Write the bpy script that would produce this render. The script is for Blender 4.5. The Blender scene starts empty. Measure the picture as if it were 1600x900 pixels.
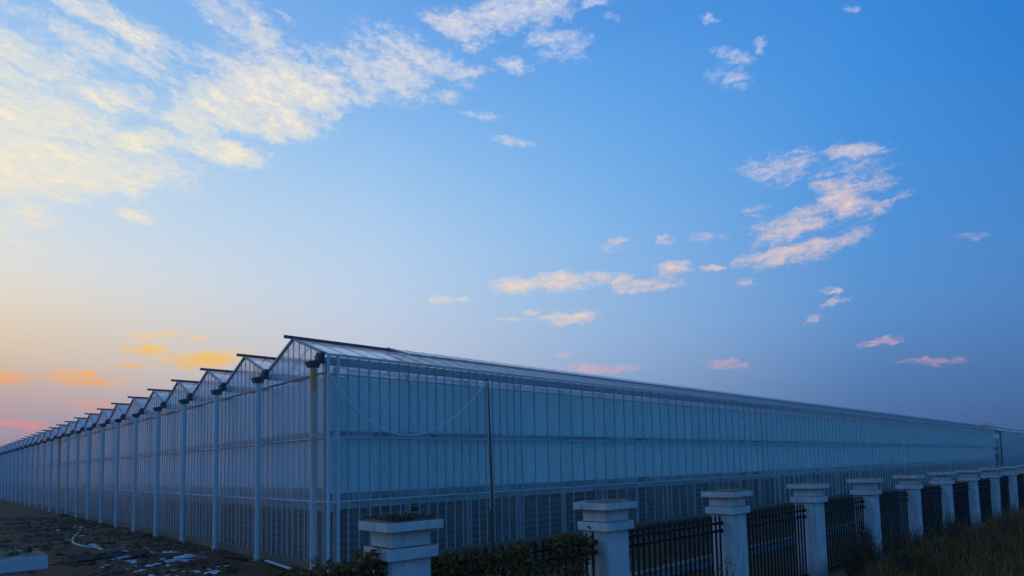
import bpy, bmesh, math, random
from mathutils import Vector, Matrix, noise
random.seed(7)
S = bpy.context.scene
COL = S.collection
rad = math.radians

# ------------------------------------------------------------------ camera
cd = bpy.data.cameras.new('camera'); cam = bpy.data.objects.new('camera', cd); COL.objects.link(cam)
Rx = Vector((0.704477, -0.70933, -0.023738)); Ux = Vector((-0.033177, -0.066323, 0.997246)); Fx = Vector((0.708951, 0.70175, 0.070256))
m = Matrix((Rx, Ux, -Fx)).transposed().to_4x4(); m.translation = (-8.0803, -16.5425, 2.8099)
cam.matrix_world = m
cd.sensor_width = 36; cd.lens = 21.9695; cd.shift_x = -0.03414; cd.shift_y = 0.12914
cd.clip_start = 0.1; cd.clip_end = 3000
S.camera = cam

# ------------------------------------------------------------------ render settings
S.render.engine = 'CYCLES'
S.cycles.use_denoising = True
S.cycles.max_bounces = 10; S.cycles.diffuse_bounces = 4; S.cycles.glossy_bounces = 3
S.cycles.transmission_bounces = 8; S.cycles.transparent_max_bounces = 14; S.cycles.volume_bounces = 1
S.cycles.sample_clamp_indirect = 4
S.view_settings.view_transform = 'Standard'; S.view_settings.look = 'None'
S.view_settings.exposure = 0; S.view_settings.gamma = 1; S.view_settings.use_curve_mapping = False

# ------------------------------------------------------------------ sky (dusk: Nishita + twilight colours by direction + cloud field)
def lin(c):
    return tuple(((v/255)/12.92 if v/255 <= .04045 else ((v/255+.055)/1.055)**2.4) for v in c)
SUN_AZ, SUN_EL = 101.0, 2.0
W = bpy.data.worlds.new("World"); S.world = W; W.use_nodes = True
NT = W.node_tree; NT.nodes.clear(); NL = NT.links
def N(t, **k):
    n = NT.nodes.new(t)
    for a, b in k.items(): setattr(n, a, b)
    return n
def math_(op, a, b=None, c=None, clamp=False):
    n = N('ShaderNodeMath', operation=op, use_clamp=clamp)
    for i, v in enumerate((a, b, c)):
        if v is None: continue
        if isinstance(v, (int, float)): n.inputs[i].default_value = v
        else: NL.new(v, n.inputs[i])
    return n.outputs[0]
def maprange(v, a, b, c=0.0, d=1.0, kind='LINEAR'):
    n = N('ShaderNodeMapRange', interpolation_type=kind, clamp=True)
    NL.new(v, n.inputs[0])
    for i, x in enumerate((a, b, c, d)): n.inputs[i+1].default_value = x
    return n.outputs[0]
def mixc(f, a, b):
    n = N('ShaderNodeMix', data_type='RGBA')
    if isinstance(f, (int, float)): n.inputs[0].default_value = f
    else: NL.new(f, n.inputs[0])
    for s, v in ((6, a), (7, b)):
        if isinstance(v, tuple): n.inputs[s].default_value = (*v, 1)
        else: NL.new(v, n.inputs[s])
    return n.outputs[2]
tc = N('ShaderNodeTexCoord'); sep = N('ShaderNodeSeparateXYZ')
nrm = N('ShaderNodeVectorMath', operation='NORMALIZE'); NL.new(tc.outputs['Generated'], nrm.inputs[0]); NL.new(nrm.outputs[0], sep.inputs[0])
EL = math_('MULTIPLY', math_('ARCSINE', sep.outputs[2]), 180/math.pi)
AZ = math_('MULTIPLY', math_('ARCTAN2', sep.outputs[1], sep.outputs[0]), 180/math.pi)
ELF = math_('DIVIDE', EL, 60.0, clamp=True)
def ramp(stops, f=None):
    n = N('ShaderNodeValToRGB'); r = n.color_ramp; r.interpolation = 'B_SPLINE'
    while len(r.elements) > 1: r.elements.remove(r.elements[-1])
    for i, (e, c) in enumerate(stops):
        el = r.elements[0] if i == 0 else r.elements.new(min(e/60.0, 1))
        el.position = min(e/60.0, 1); el.color = (*lin(c), 1)
    NL.new(f or ELF, n.inputs[0]); return n.outputs[0]
BACK = [(0, (68, 100, 138)), (8, (74, 124, 176)), (20, (70, 142, 212)), (40, (60, 136, 216)), (60, (54, 124, 208))]
COLUMNS = [
 (6,  [(0, (62, 93, 136)), (2, (64, 97, 143)), (4, (68, 107, 160)), (8, (76, 124, 184)), (12, (80, 137, 202)), (19, (70, 139, 214)), (30, (40, 130, 216)), (42, (40, 118, 208)), (60, (50, 112, 196))]),
 (17, [(0, (72, 103, 150)), (3, (76, 111, 162)), (8, (90, 136, 194)), (12, (95, 149, 212)), (19, (84, 154, 226)), (30, (66, 148, 230)), (42, (55, 130, 218)), (60, (50, 112, 196))]),
 (40, [(0, (112, 142, 186)), (5, (136, 163, 205)), (8, (150, 177, 215)), (12, (158, 190, 229)), (19, (144, 192, 240)), (24, (128, 186, 242)), (30, (108, 173, 240)), (36, (88, 161, 237)), (60, (52, 114, 200))]),
 (60, [(0, (168, 164, 188)), (5, (190, 190, 206)), (8, (202, 204, 218)), (11, (200, 209, 228)), (16, (196, 218, 243)), (24, (168, 208, 246)), (32, (124, 183, 244)), (45, (86, 150, 232)), (60, (56, 118, 204))]),
 (86, [(0, (150, 140, 165)), (3, (168, 152, 172)), (5.5, (192, 168, 170)), (8.5, (226, 202, 174)), (12, (235, 223, 203)), (15, (230, 231, 228)), (19, (212, 228, 242)), (25, (184, 217, 246)), (32, (142, 194, 245)), (45, (95, 158, 235)), (60, (60, 120, 206))]),
]
g = ramp(BACK); prev = -80
for az, st in COLUMNS:
    g = mixc(maprange(AZ, prev, az, kind='LINEAR'), g, ramp(st)); prev = az
g = mixc(maprange(AZ, 104, 170, kind='SMOOTHSTEP'), g, ramp(BACK))
sk = N('ShaderNodeTexSky', sky_type='NISHITA'); sk.sun_disc = False
sk.sun_elevation = rad(SUN_EL); sk.sun_rotation = rad(90 - SUN_AZ)
ten = N('ShaderNodeVectorMath', operation='SCALE'); ten.inputs[3].default_value = 10.0; NL.new(g, ten.inputs[0])
sky = mixc(0.06, ten.outputs[0], sk.outputs[0])

# clouds: azimuth, elevation, half-axes (degrees), tilt, weight
CLOUDS = [
    (79.87, 31.6, 4.16, 0.84, -170.6, 0.85), (82.05, 30.1, 4.77, 0.73, -175.4, 0.6), (78.55, 29.69, 2.32, 0.88, -166.6, 0.65), (85.69, 27.48, 3.12, 1.73, 171.3, 0.75),
    (79.95, 26.99, 2.67, 0.9, 171.4, 0.9), (84.51, 24.31, 4.69, 2.22, 171.3, 0.85), (84.43, 21.38, 7.64, 1.73, 170.7, 1.05), (78.22, 24.58, 2.21, 0.83, 160.6, 1.0),
    (81.0, 20.78, 3.57, 0.61, 171.8, 0.7), (68.45, 30.12, 4.91, 2.6, 170.2, 1.0), (71.93, 28.39, 2.8, 1.72, 179.8, 1.0), (74.73, 26.74, 2.16, 1.29, -172.7, 0.8),
    (67.92, 27.76, 2.55, 1.01, 178.0, 0.95), (70.01, 33.41, 3.09, 1.39, -146.0, 0.65), (72.74, 34.42, 2.68, 0.84, -173.7, 0.6), (72.36, 25.1, 3.06, 0.83, 178.6, 1.0),
    (64.77, 30.25, 2.35, 2.05, 126.2, 0.8), (59.19, 32.47, 4.25, 1.61, -179.7, 0.9), (55.97, 34.06, 4.36, 0.94, -163.3, 0.85), (59.77, 31.74, 3.33, 0.64, -174.3, 0.8),
    (52.12, 32.96, 2.72, 0.44, 173.9, 0.75), (61.47, 30.67, 2.76, 0.64, -178.9, 0.6), (47.14, 37.24, 5.13, 1.0, 168.1, 1.05), (52.05, 36.12, 2.63, 0.87, -171.7, 0.95),
    (43.43, 37.44, 2.45, 0.99, 176.4, 0.9), (42.9, 35.2, 2.7, 1.32, -168.3, 0.6), (47.24, 33.65, 1.45, 0.49, -173.9, 0.95), (53.47, 31.23, 1.48, 0.42, -177.3, 0.75),
    (47.39, 28.15, 1.44, 0.34, -172.2, 0.65), (50.37, 30.04, 1.91, 0.33, -175.3, 0.5), (50.87, 34.76, 1.4, 0.4, -168.6, 0.6), (39.42, 37.63, 1.34, 0.33, 177.4, 0.8),
    (37.33, 36.59, 0.85, 0.33, -175.2, 0.55), (28.63, 35.29, 0.75, 0.37, -164.8, 0.65), (26.81, 32.63, 1.7, 0.42, -161.6, 0.85), (24.19, 32.94, 0.48, 0.42, 63.9, 0.8),
    (27.06, 31.18, 1.81, 0.65, -163.1, 0.6), (17.08, 33.64, 0.55, 0.19, -163.9, 0.75), (17.44, 24.15, 2.33, 0.46, -171.2, 1.0), (23.12, 24.0, 3.03, 0.97, -176.8, 0.8),
    (18.7, 21.12, 1.76, 1.37, 51.2, 1.1), (22.59, 19.3, 2.95, 1.03, 175.5, 0.95), (23.24, 16.97, 3.2, 0.68, 179.8, 1.1), (19.64, 17.57, 3.15, 0.56, 172.7, 0.85),
    (16.96, 21.74, 2.22, 1.82, -149.9, 0.55), (15.43, 19.76, 1.77, 0.49, 165.3, 0.5), (25.42, 20.98, 1.07, 0.41, 179.5, 0.45), (33.33, 19.57, 0.75, 0.43, -173.9, 0.85),
    (37.9, 19.57, 1.29, 0.66, 170.9, 0.5), (29.91, 19.35, 1.81, 0.42, -169.2, 0.5), (47.19, 16.25, 2.03, 0.62, 176.9, 1.1), (43.18, 16.56, 2.63, 0.67, 179.9, 1.05),
    (38.42, 16.64, 2.01, 0.44, -176.9, 0.95), (35.1, 15.89, 2.66, 0.61, 176.3, 0.95), (32.85, 17.26, 1.6, 0.55, -179.7, 0.9), (29.19, 16.71, 0.94, 0.27, -178.8, 0.85),
    (26.51, 15.3, 0.75, 0.38, 177.3, 0.8), (26.69, 17.14, 1.19, 0.32, 179.1, 0.65), (42.38, 13.25, 2.38, 0.51, 179.0, 0.95), (45.82, 13.85, 0.83, 0.23, 176.3, 0.75),
    (54.52, 14.98, 1.16, 0.34, -176.5, 0.85), (52.42, 15.12, 0.59, 0.22, 179.1, 0.6), (47.73, 13.31, 1.66, 0.17, -179.4, 0.5), (19.41, 13.7, 0.83, 0.26, -174.0, 0.95),
    (19.66, 12.74, 1.31, 0.26, 167.9, 0.85), (21.51, 11.59, 0.7, 0.27, 154.0, 0.75), (28.18, 8.35, 1.53, 0.45, -171.9, 0.95), (39.85, 8.55, 3.17, 0.46, -177.9, 1.0),
    (43.06, 9.87, 0.83, 0.29, -178.4, 0.5), (12.83, 7.33, 2.35, 0.25, -178.5, 0.95), (16.51, 9.25, 1.47, 0.21, 173.0, 0.7), (15.37, 9.07, 0.45, 0.25, -172.0, 0.7),
    (25.02, 7.13, 1.57, 0.17, -176.0, 0.4), (76.89, 10.81, 1.63, 0.34, 172.5, 0.9), (77.83, 9.55, 1.25, 0.39, 178.7, 1.1), (73.18, 9.12, 2.86, 0.56, 172.1, 1.1),
    (74.16, 10.63, 0.63, 0.2, -179.0, 0.7), (78.63, 8.23, 1.23, 0.15, 176.1, 0.85), (82.4, 7.31, 2.61, 0.23, 173.6, 0.85), (81.64, 6.89, 2.35, 0.23, 179.0, 0.9),
    (85.69, 6.85, 1.09, 0.31, 169.0, 1.1), (85.15, 3.62, 2.57, 0.22, -176.0, 0.9), (80.84, 5.32, 1.62, 0.19, 177.8, 0.8), (79.53, 4.89, 1.36, 0.24, 173.4, 0.7),
    (85.6, 7.35, 0.68, 0.18, 175.3, 0.5), (78.53, 19.34, 1.31, 0.37, -175.4, 0.75), (85.39, 18.08, 1.91, 0.93, 174.4, 0.55), (84.27, 16.15, 1.96, 0.35, 178.6, 0.45),
    (86.39, 16.8, 1.34, 0.42, 176.9, 0.5), (9.77, 16.26, 1.17, 0.27, -161.9, 0.35), (67.45, 34.9, 0.89, 0.24, -156.6, 0.4),
]
comb = N('ShaderNodeCombineXYZ'); NL.new(AZ, comb.inputs[0]); NL.new(EL, comb.inputs[1]); comb.inputs[2].default_value = 0
def noisetex(vec, scale, detail, rough, dist=0.0, lac=2.0):
    n = N('ShaderNodeTexNoise'); n.inputs['Scale'].default_value = scale; n.inputs['Detail'].default_value = detail
    n.inputs['Roughness'].default_value = rough; n.inputs['Distortion'].default_value = dist; n.inputs['Lacunarity'].default_value = lac
    NL.new(vec, n.inputs['Vector']); return n
def mapping(vec, loc=(0, 0, 0), rot=0, sc=(1, 1, 1), kind='POINT'):
    n = N('ShaderNodeMapping', vector_type=kind); NL.new(vec, n.inputs[0])
    n.inputs[1].default_value = loc; n.inputs[2].default_value = (0, 0, rad(rot)); n.inputs[3].default_value = sc
    return n.outputs[0]
# domain warp so the blobs get ragged outlines
wn = noisetex(mapping(comb.outputs[0], sc=(.25, .5, 1)), 1.0, 5, .6)
wsub = N('ShaderNodeVectorMath', operation='SUBTRACT'); NL.new(wn.outputs['Color'], wsub.inputs[0]); wsub.inputs[1].default_value = (.5, .5, .5)
wmul = N('ShaderNodeVectorMath', operation='MULTIPLY'); NL.new(wsub.outputs[0], wmul.inputs[0]); wmul.inputs[1].default_value = (4.0, 2.0, 0)
wn2 = noisetex(mapping(comb.outputs[0], sc=(.9, 1.7, 1)), 1.0, 6, .65)
ws2 = N('ShaderNodeVectorMath', operation='SUBTRACT'); NL.new(wn2.outputs['Color'], ws2.inputs[0]); ws2.inputs[1].default_value = (.5, .5, .5)
wm2 = N('ShaderNodeVectorMath', operation='MULTIPLY'); NL.new(ws2.outputs[0], wm2.inputs[0]); wm2.inputs[1].default_value = (2.2, 1.0, 0)
fine_w = N('ShaderNodeVectorMath', operation='ADD'); NL.new(comb.outputs[0], fine_w.inputs[0]); NL.new(wm2.outputs[0], fine_w.inputs[1])
wadd = N('ShaderNodeVectorMath', operation='ADD'); NL.new(fine_w.outputs[0], wadd.inputs[0]); NL.new(wmul.outputs[0], wadd.inputs[1])
qs = N('ShaderNodeVectorMath', operation='SCALE'); qs.inputs[3].default_value = .35; NL.new(wmul.outputs[0], qs.inputs[0])
warp_s = N('ShaderNodeVectorMath', operation='ADD'); NL.new(fine_w.outputs[0], warp_s.inputs[0]); NL.new(qs.outputs[0], warp_s.inputs[1])
src_big, src_small = wadd.outputs[0], warp_s.outputs[0]      # small clouds are warped less than the big fields
mask = None
for i, (a, e, ra, rb, ro, s) in enumerate(CLOUDS):
    if i and i % 15 == 0:       # ties each batch to the one before, so the shader is evaluated batch by batch (small stack)
        both = []
        for src in (wadd.outputs[0], warp_s.outputs[0]):
            n = N('ShaderNodeVectorMath', operation='MULTIPLY_ADD'); NL.new(mask, n.inputs[0]); n.inputs[1].default_value = (0, 0, 1e-5); NL.new(src, n.inputs[2])
            both.append(n.outputs[0])
        src_big, src_small = both
    if a > 62 and e < 13: s *= 1.18
    if a < 42 and 10 < e < 27: s *= .86
    if a < 42 and e < 10: s *= .8
    if a > 62 and e > 17: s *= 1.22                # the broad bright field towards the sunset
    v = mapping(src_big if rb > 1.0 else src_small, (a, e, 0), ro, (ra, rb, 1), 'TEXTURE')
    ln = N('ShaderNodeVectorMath', operation='LENGTH'); NL.new(v, ln.inputs[0])
    k = maprange(ln.outputs['Value'], 0.2, 1.9, s, 0.0, 'SMOOTHSTEP')
    mask = k if mask is None else math_('MAXIMUM', mask, k)
streak_l = noisetex(mapping(wadd.outputs[0], rot=16, sc=(3.4, 1.15, 1), kind='TEXTURE'), 1.0, 11, .64, .15)
streak_r = noisetex(mapping(wadd.outputs[0], rot=-9, sc=(3.0, .8, 1), kind='TEXTURE'), 1.0, 11, .64, .15)
stm = N('ShaderNodeMix', data_type='FLOAT'); NL.new(maprange(AZ, 45, 62), stm.inputs[0]); NL.new(streak_r.outputs[0], stm.inputs[2]); NL.new(streak_l.outputs[0], stm.inputs[3])
puff = noisetex(mapping(comb.outputs[0], sc=(1.1, 2.2, 1)), 1.0, 10, .74, .2)
nn = math_('SUBTRACT', math_('ADD', math_('MULTIPLY', stm.outputs[0], .6), math_('MULTIPLY', puff.outputs[0], .4)), .5)
core = maprange(math_('ADD', mask, math_('MULTIPLY', nn, 5.4)), .34, 1.62, 0, 1, 'SMOOTHSTEP')
veil = maprange(math_('ADD', mask, math_('MULTIPLY', nn, 4.2)), .02, 1.2, 0, .7, 'SMOOTHSTEP')
grain = noisetex(mapping(fine_w.outputs[0], sc=(2.6, 5.0, 1)), 1.0, 6, .7)
alpha = math_('MULTIPLY', math_('MAXIMUM', core, veil), maprange(mask, .03, .3))
alpha = math_('MULTIPLY', alpha, maprange(grain.outputs[0], .25, .62, .76, 1.0))
cl_l = ramp([(0, (225, 135, 150)), (4.2, (248, 150, 135)), (6, (250, 165, 120)), (8, (255, 190, 70)), (10, (255, 202, 78)), (13, (248, 222, 176)), (18, (248, 234, 208)), (23, (255, 242, 204)), (30, (254, 239, 216)), (45, (245, 238, 235))])
cl_r = ramp([(0, (190, 130, 160)), (5, (205, 140, 165)), (8, (235, 165, 175)), (11, (242, 205, 205)), (14, (255, 224, 196)), (17, (253, 213, 188)), (22, (255, 222, 198)), (27, (225, 215, 228)), (32, (205, 215, 242)), (45, (225, 222, 235))])
cl = mixc(maprange(AZ, 38, 56), cl_r, cl_l)
cten = N('ShaderNodeVectorMath', operation='SCALE'); cten.inputs[3].default_value = 10.0; NL.new(cl, cten.inputs[0])
sky = mixc(math_('MULTIPLY', alpha, .96), sky, cten.outputs[0])
bg = N('ShaderNodeBackground'); bg.inputs[1].default_value = 0.1; NL.new(sky, bg.inputs[0])
ow = N('ShaderNodeOutputWorld'); NL.new(bg.outputs[0], ow.inputs[0])
W.cycles.sampling_method = 'MANUAL'; W.cycles.sample_map_resolution = 512

sd = bpy.data.lights.new('sun', 'SUN'); sun = bpy.data.objects.new('sun', sd); COL.objects.link(sun)
sd.energy = 0.05; sd.angle = rad(6); sd.color = (1, .7, .5)     # the sun is all but down behind the far end of the glasshouse
sdir = Vector((math.cos(rad(SUN_AZ))*math.cos(rad(SUN_EL)), math.sin(rad(SUN_AZ))*math.cos(rad(SUN_EL)), math.sin(rad(SUN_EL))))
sun.rotation_euler = (-sdir).to_track_quat('-Z', 'Y').to_euler(); sun.location = (0, 0, 60)

# ------------------------------------------------------------------ helpers
def tag(o, label=None, cat=None, group=None, kind=None):
    for k, v in (('label', label), ('category', cat), ('group', group), ('kind', kind)):
        if v: o[k] = v
    return o
def empty(name, loc=(0, 0, 0), rz=0.0):
    o = bpy.data.objects.new(name, None); COL.objects.link(o); o.location = loc; o.rotation_euler = (0, 0, rz)
    o.empty_display_size = .3; return o
class MB:
    def __init__(self): self.v = []; self.f = []; self.sm = []
    def add(self, vs, fs, smooth=False):
        o = len(self.v); self.v += [tuple(p) for p in vs]; self.f += [tuple(i+o for i in f) for f in fs]; self.sm += [smooth]*len(fs)
        return self
    def box(self, x0, x1, y0, y1, z0, z1):
        return self.add([(x0,y0,z0),(x1,y0,z0),(x1,y1,z0),(x0,y1,z0),(x0,y0,z1),(x1,y0,z1),(x1,y1,z1),(x0,y1,z1)],
                        [(0,3,2,1),(4,5,6,7),(0,1,5,4),(1,2,6,5),(2,3,7,6),(3,0,4,7)])
    def bar(self, a, b, w, h, up=(0, 0, 1)):
        a = Vector(a); b = Vector(b); d = (b-a).normalized(); u = Vector(up); s = d.cross(u).normalized(); u = s.cross(d).normalized()
        vs = [p + s*i*w/2 + u*j*h/2 for p in (a, b) for (i, j) in ((-1,-1),(1,-1),(1,1),(-1,1))]
        return self.add(vs, [(3,2,1,0),(4,5,6,7),(0,1,5,4),(1,2,6,5),(2,3,7,6),(3,0,4,7)])
    def tube(self, pts, r, n=10, cap=True):
        pts = [Vector(p) for p in pts]; rs = r if isinstance(r, (list, tuple)) else [r]*len(pts)
        ref = Vector((.3, .2, 1)).normalized()
        if abs((pts[-1]-pts[0]).normalized().dot(ref)) > .9: ref = Vector((1, 0, 0))
        vs = []
        for i, p in enumerate(pts):
            d = (pts[min(i+1, len(pts)-1)] - pts[max(i-1, 0)]).normalized(); s = d.cross(ref).normalized(); u = s.cross(d)
            vs += [p + (s*math.cos(t) + u*math.sin(t))*rs[i] for t in (2*math.pi*k/n for k in range(n))]
        fs = [(i*n+k, i*n+(k+1) % n, (i+1)*n+(k+1) % n, (i+1)*n+k) for i in range(len(pts)-1) for k in range(n)]
        self.add(vs, fs, True)
        if cap: self.add(vs[:n], [tuple(range(n))[::-1]]); self.add(vs[-n:], [tuple(range(n))])
        return self
    def leaf(self, p, d, n, L, w):
        d = d.normalized(); s = d.cross(n).normalized(); n = s.cross(d)
        return self.add([p, p+d*L*.45+s*w/2+n*w*.2, p+d*L, p+d*L*.45-s*w/2+n*w*.2], [(0, 1, 2), (0, 2, 3)])
    def build(self, name, mat, parent=None, loc=None, bevel=0):
        me = bpy.data.meshes.new(name); me.from_pydata(self.v, [], self.f); me.update()
        me.polygons.foreach_set('use_smooth', self.sm); me.materials.append(mat)
        o = bpy.data.objects.new(name, me); COL.objects.link(o)
        if parent: o.parent = parent
        if loc: o.location = loc
        if bevel:
            b = o.modifiers.new('bevel', 'BEVEL'); b.width = bevel; b.segments = 2; b.limit_method = 'ANGLE'
        return o
def dup(o, parent=None, loc=None):
    c = o.copy(); COL.objects.link(c)
    if parent is not None: c.parent = parent
    if loc is not None: c.location = loc
    return c
def dup_tree(root, loc, rz=None):
    r = dup(root, None, loc)
    if rz is not None: r.rotation_euler = (0, 0, rz)
    for ch in list(root.children):
        c = dup(ch, r)
        for g_ in list(ch.children): dup(g_, c)
    return r

# ------------------------------------------------------------------ materials
class Mat:
    """small wrapper to write node materials briefly"""
    def __init__(self, name):
        self.m = bpy.data.materials.new(name); self.m.use_nodes = True; self.t = self.m.node_tree; self.t.nodes.clear()
        self.out = self.n('ShaderNodeOutputMaterial')
    def n(self, t, ins=None, **k):
        n = self.t.nodes.new(t)
        for a, b in k.items(): setattr(n, a, b)
        for a, v in (ins or {}).items():
            if isinstance(v, bpy.types.NodeSocket): self.t.links.new(v, n.inputs[a])
            else: n.inputs[a].default_value = v
        return n
    def math(self, op, a, b=0.0, clamp=False): return self.n('ShaderNodeMath', {0: a, 1: b}, operation=op, use_clamp=clamp).outputs[0]
    def coord(self, sc=(1, 1, 1), kind='Object', rot=(0, 0, 0)):
        if kind == 'World': v = self.n('ShaderNodeNewGeometry').outputs['Position']
        else: v = self.n('ShaderNodeTexCoord').outputs[kind]
        return self.n('ShaderNodeMapping', {0: v, 2: rot, 3: sc}).outputs[0]
    def noise(self, vec, scale, detail=4, rough=.55, dist=0):
        return self.n('ShaderNodeTexNoise', {'Vector': vec, 'Scale': scale, 'Detail': detail, 'Roughness': rough, 'Distortion': dist}).outputs[0]
    def step(self, v, a, b, c=0.0, d=1.0): return self.n('ShaderNodeMapRange', {0: v, 1: a, 2: b, 3: c, 4: d}, interpolation_type='SMOOTHSTEP').outputs[0]
    def mix(self, f, a, b):
        g_ = lambda c: (*c, 1) if isinstance(c, tuple) and len(c) == 3 else c
        return self.n('ShaderNodeMix', {0: f, 6: g_(a), 7: g_(b)}, data_type='RGBA').outputs[2]
    def bump(self, h, s, d=.02): return self.n('ShaderNodeBump', {'Height': h, 'Strength': s, 'Distance': d}).outputs[0]
    def pbr(self, col, rough=.7, metal=0, normal=None, spec=.5):
        i = {'Base Color': (*col, 1) if isinstance(col, tuple) else col, 'Roughness': rough, 'Metallic': metal, 'Specular IOR Level': spec}
        if normal is not None: i['Normal'] = normal
        return self.n('ShaderNodeBsdfPrincipled', i).outputs[0]
    def shader_mix(self, f, a, b): return self.n('ShaderNodeMixShader', {0: f, 1: a, 2: b}).outputs[0]
    def done(self, s): self.t.links.new(s, self.out.inputs[0]); return self.m

def mat_simple(name, col, rough=.6, metal=0, var=.15, scale=6, bump=.1):
    M = Mat(name); v = M.coord(kind='World'); n = M.noise(v, scale, 5, .6)
    c = M.mix(n, tuple(x*(1-var) for x in col), tuple(min(1, x*(1+var)) for x in col))
    return M.done(M.pbr(c, rough, metal, M.bump(n, bump, .01), .2))

def mat_glass(name, dust, tint, dustcol, trans=0.0, gloss=.9, rough=.08, frost=0.0):
    M = Mat(name); v = M.coord(kind='World'); n = M.noise(v, .9, 6, .65); st = M.noise(M.coord((7, 7, .35), 'World'), 1.0, 4, .6)
    d = M.math('MULTIPLY', M.math('ADD', M.math('MULTIPLY', n, .7), M.math('MULTIPLY', st, .6)), dust/.65, True)
    sx = M.n('ShaderNodeSeparateXYZ', {0: v}); pid = M.math('ADD', M.math('FLOOR', M.math('DIVIDE', sx.outputs[0], .6733)), M.math('MULTIPLY', M.math('FLOOR', M.math('DIVIDE', M.math('SUBTRACT', sx.outputs[1], .34), .4)), 17.0))
    pane = M.n('ShaderNodeTexWhiteNoise', {'W': pid}, noise_dimensions='1D').outputs[0]       # every pane is a little cleaner or dirtier than the next
    d = M.math('MULTIPLY', d, M.math('ADD', .7, M.math('MULTIPLY', pane, .6)), True)
    bf = M.n('ShaderNodeNewGeometry').outputs['Backfacing']      # a thin pane reflects the same from both sides
    fr = M.n('ShaderNodeFresnel', {'IOR': M.math('ADD', 1.45, M.math('MULTIPLY', bf, 1/1.45-1.45))}).outputs[0]
    clear = M.n('ShaderNodeBsdfTransparent', {0: (*tint, 1)}).outputs[0]
    if frost:
        clear = M.shader_mix(frost, clear, M.n('ShaderNodeBsdfRefraction', {'Color': (*tint, 1), 'Roughness': .5, 'IOR': 1.01}).outputs[0])
    dirt = M.n('ShaderNodeAddShader', {0: M.n('ShaderNodeBsdfDiffuse', {0: (*[c*(1-trans) for c in dustcol], 1)}).outputs[0], 1: M.n('ShaderNodeBsdfTranslucent', {0: (*[c*trans for c in dustcol], 1)}).outputs[0]}).outputs[0]
    nb = M.bump(M.noise(v, .35, 2), .04, .3)
    gl = M.n('ShaderNodeBsdfGlossy', {'Roughness': rough, 'Color': (.95, .95, .95, 1), 'Normal': nb}).outputs[0]
    return M.done(M.shader_mix(M.math('MULTIPLY', fr, gloss), M.shader_mix(d, clear, dirt), gl))
def mat_cloth(name, col, trans, wr=.2):
    M = Mat(name); v = M.coord(kind='World')
    n = M.noise(M.coord((2.2, 2.2, .22), 'World'), 1.0, 4, .55, .4); n2 = M.noise(v, .6, 3)
    k = M.math('ADD', M.math('MULTIPLY', n, .6), M.math('MULTIPLY', n2, .4))
    c = M.mix(k, tuple(x*(1-wr) for x in col), tuple(min(1, x*(1+wr)) for x in col)); b = M.bump(n, .5, .08)
    di = M.n('ShaderNodeBsdfDiffuse', {0: c, 'Normal': b}).outputs[0]; tr = M.n('ShaderNodeBsdfTranslucent', {0: c}).outputs[0]
    return M.done(M.shader_mix(trans, di, tr))

WALL_GLASS = mat_glass('wall_glass', .32, (.95, .975, .98), (.74, .93, .98), .3, .5, .38)
BASE_GLASS = mat_glass('splashed_base_glass', .40, (.93, .96, .96), (.36, .36, .34), .25, .5, .3)
GABLE_GLASS = mat_glass('gable_polycarbonate', .34, (.995, .995, .995), (.95, .95, .95), .75, .5, .35, .85)
ROOF_GLASS = mat_glass('roof_glass', .34, (.97, .98, .99), (.93, .96, .97), .5, .9, .12, .75)
CURTAIN = mat_cloth('screen_cloth', (.52, .90, .95), .42)
CURTAIN_END = mat_cloth('end_screen_cloth', (.88, .88, .88), .42)  # same cloth as the side screens, the warmer end light put into its colour
SCREEN = mat_cloth('thermal_screen_cloth', (.8, .8, .8), .35)
ALU = mat_simple('aluminium', (.62, .66, .70), .5, .0, .15, 3)
ALU_DARK = mat_simple('weathered_aluminium', (.40, .47, .52), .55, .0, .2, 3)
WHITE_STEEL = mat_simple('white_coated_steel', (.62, .68, .74), .45, 0, .1, 3)
DARK_STEEL = mat_simple('dark_gutter_steel', (.085, .10, .12), .6, .0, .3, 8)
RIDGE = mat_simple('brown_ridge_profile', (.16, .13, .13), .5, .2, .2, 5)
RAIL_IN = mat_simple('grow_pipe_white', (.26, .25, .235), .6, 0, .15, 4)
INNER = mat_simple('interior_shade', (.15, .12, .09), .9, 0, .3, 3)  # dark colour for sheets added to keep the interior in shade
GAP_SHADE = mat_simple('gap_shade_grey', (.16, .17, .18), .9, 0, .2, 4)  # for tubes added to shade the screen gaps
CONCRETE = mat_simple('concrete', (.22, .165, .115), .9, 0, .35, 5, .4)
IRON = mat_simple('black_painted_iron', (.008, .008, .010), .55, .0, .3, 20)
TEAL = mat_simple('teal_painted_steel', (.03, .16, .17), .5, 0, .2, 5)
ROPE = mat_simple('pale_rope', (.88, .85, .8), .9, 0, .1, 30)
TREAD = mat_simple('slats', (.45, .44, .42), .7)
RUST = mat_simple('rust_panel', (.09, .05, .02), .8, 0, .4, 9)

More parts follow.
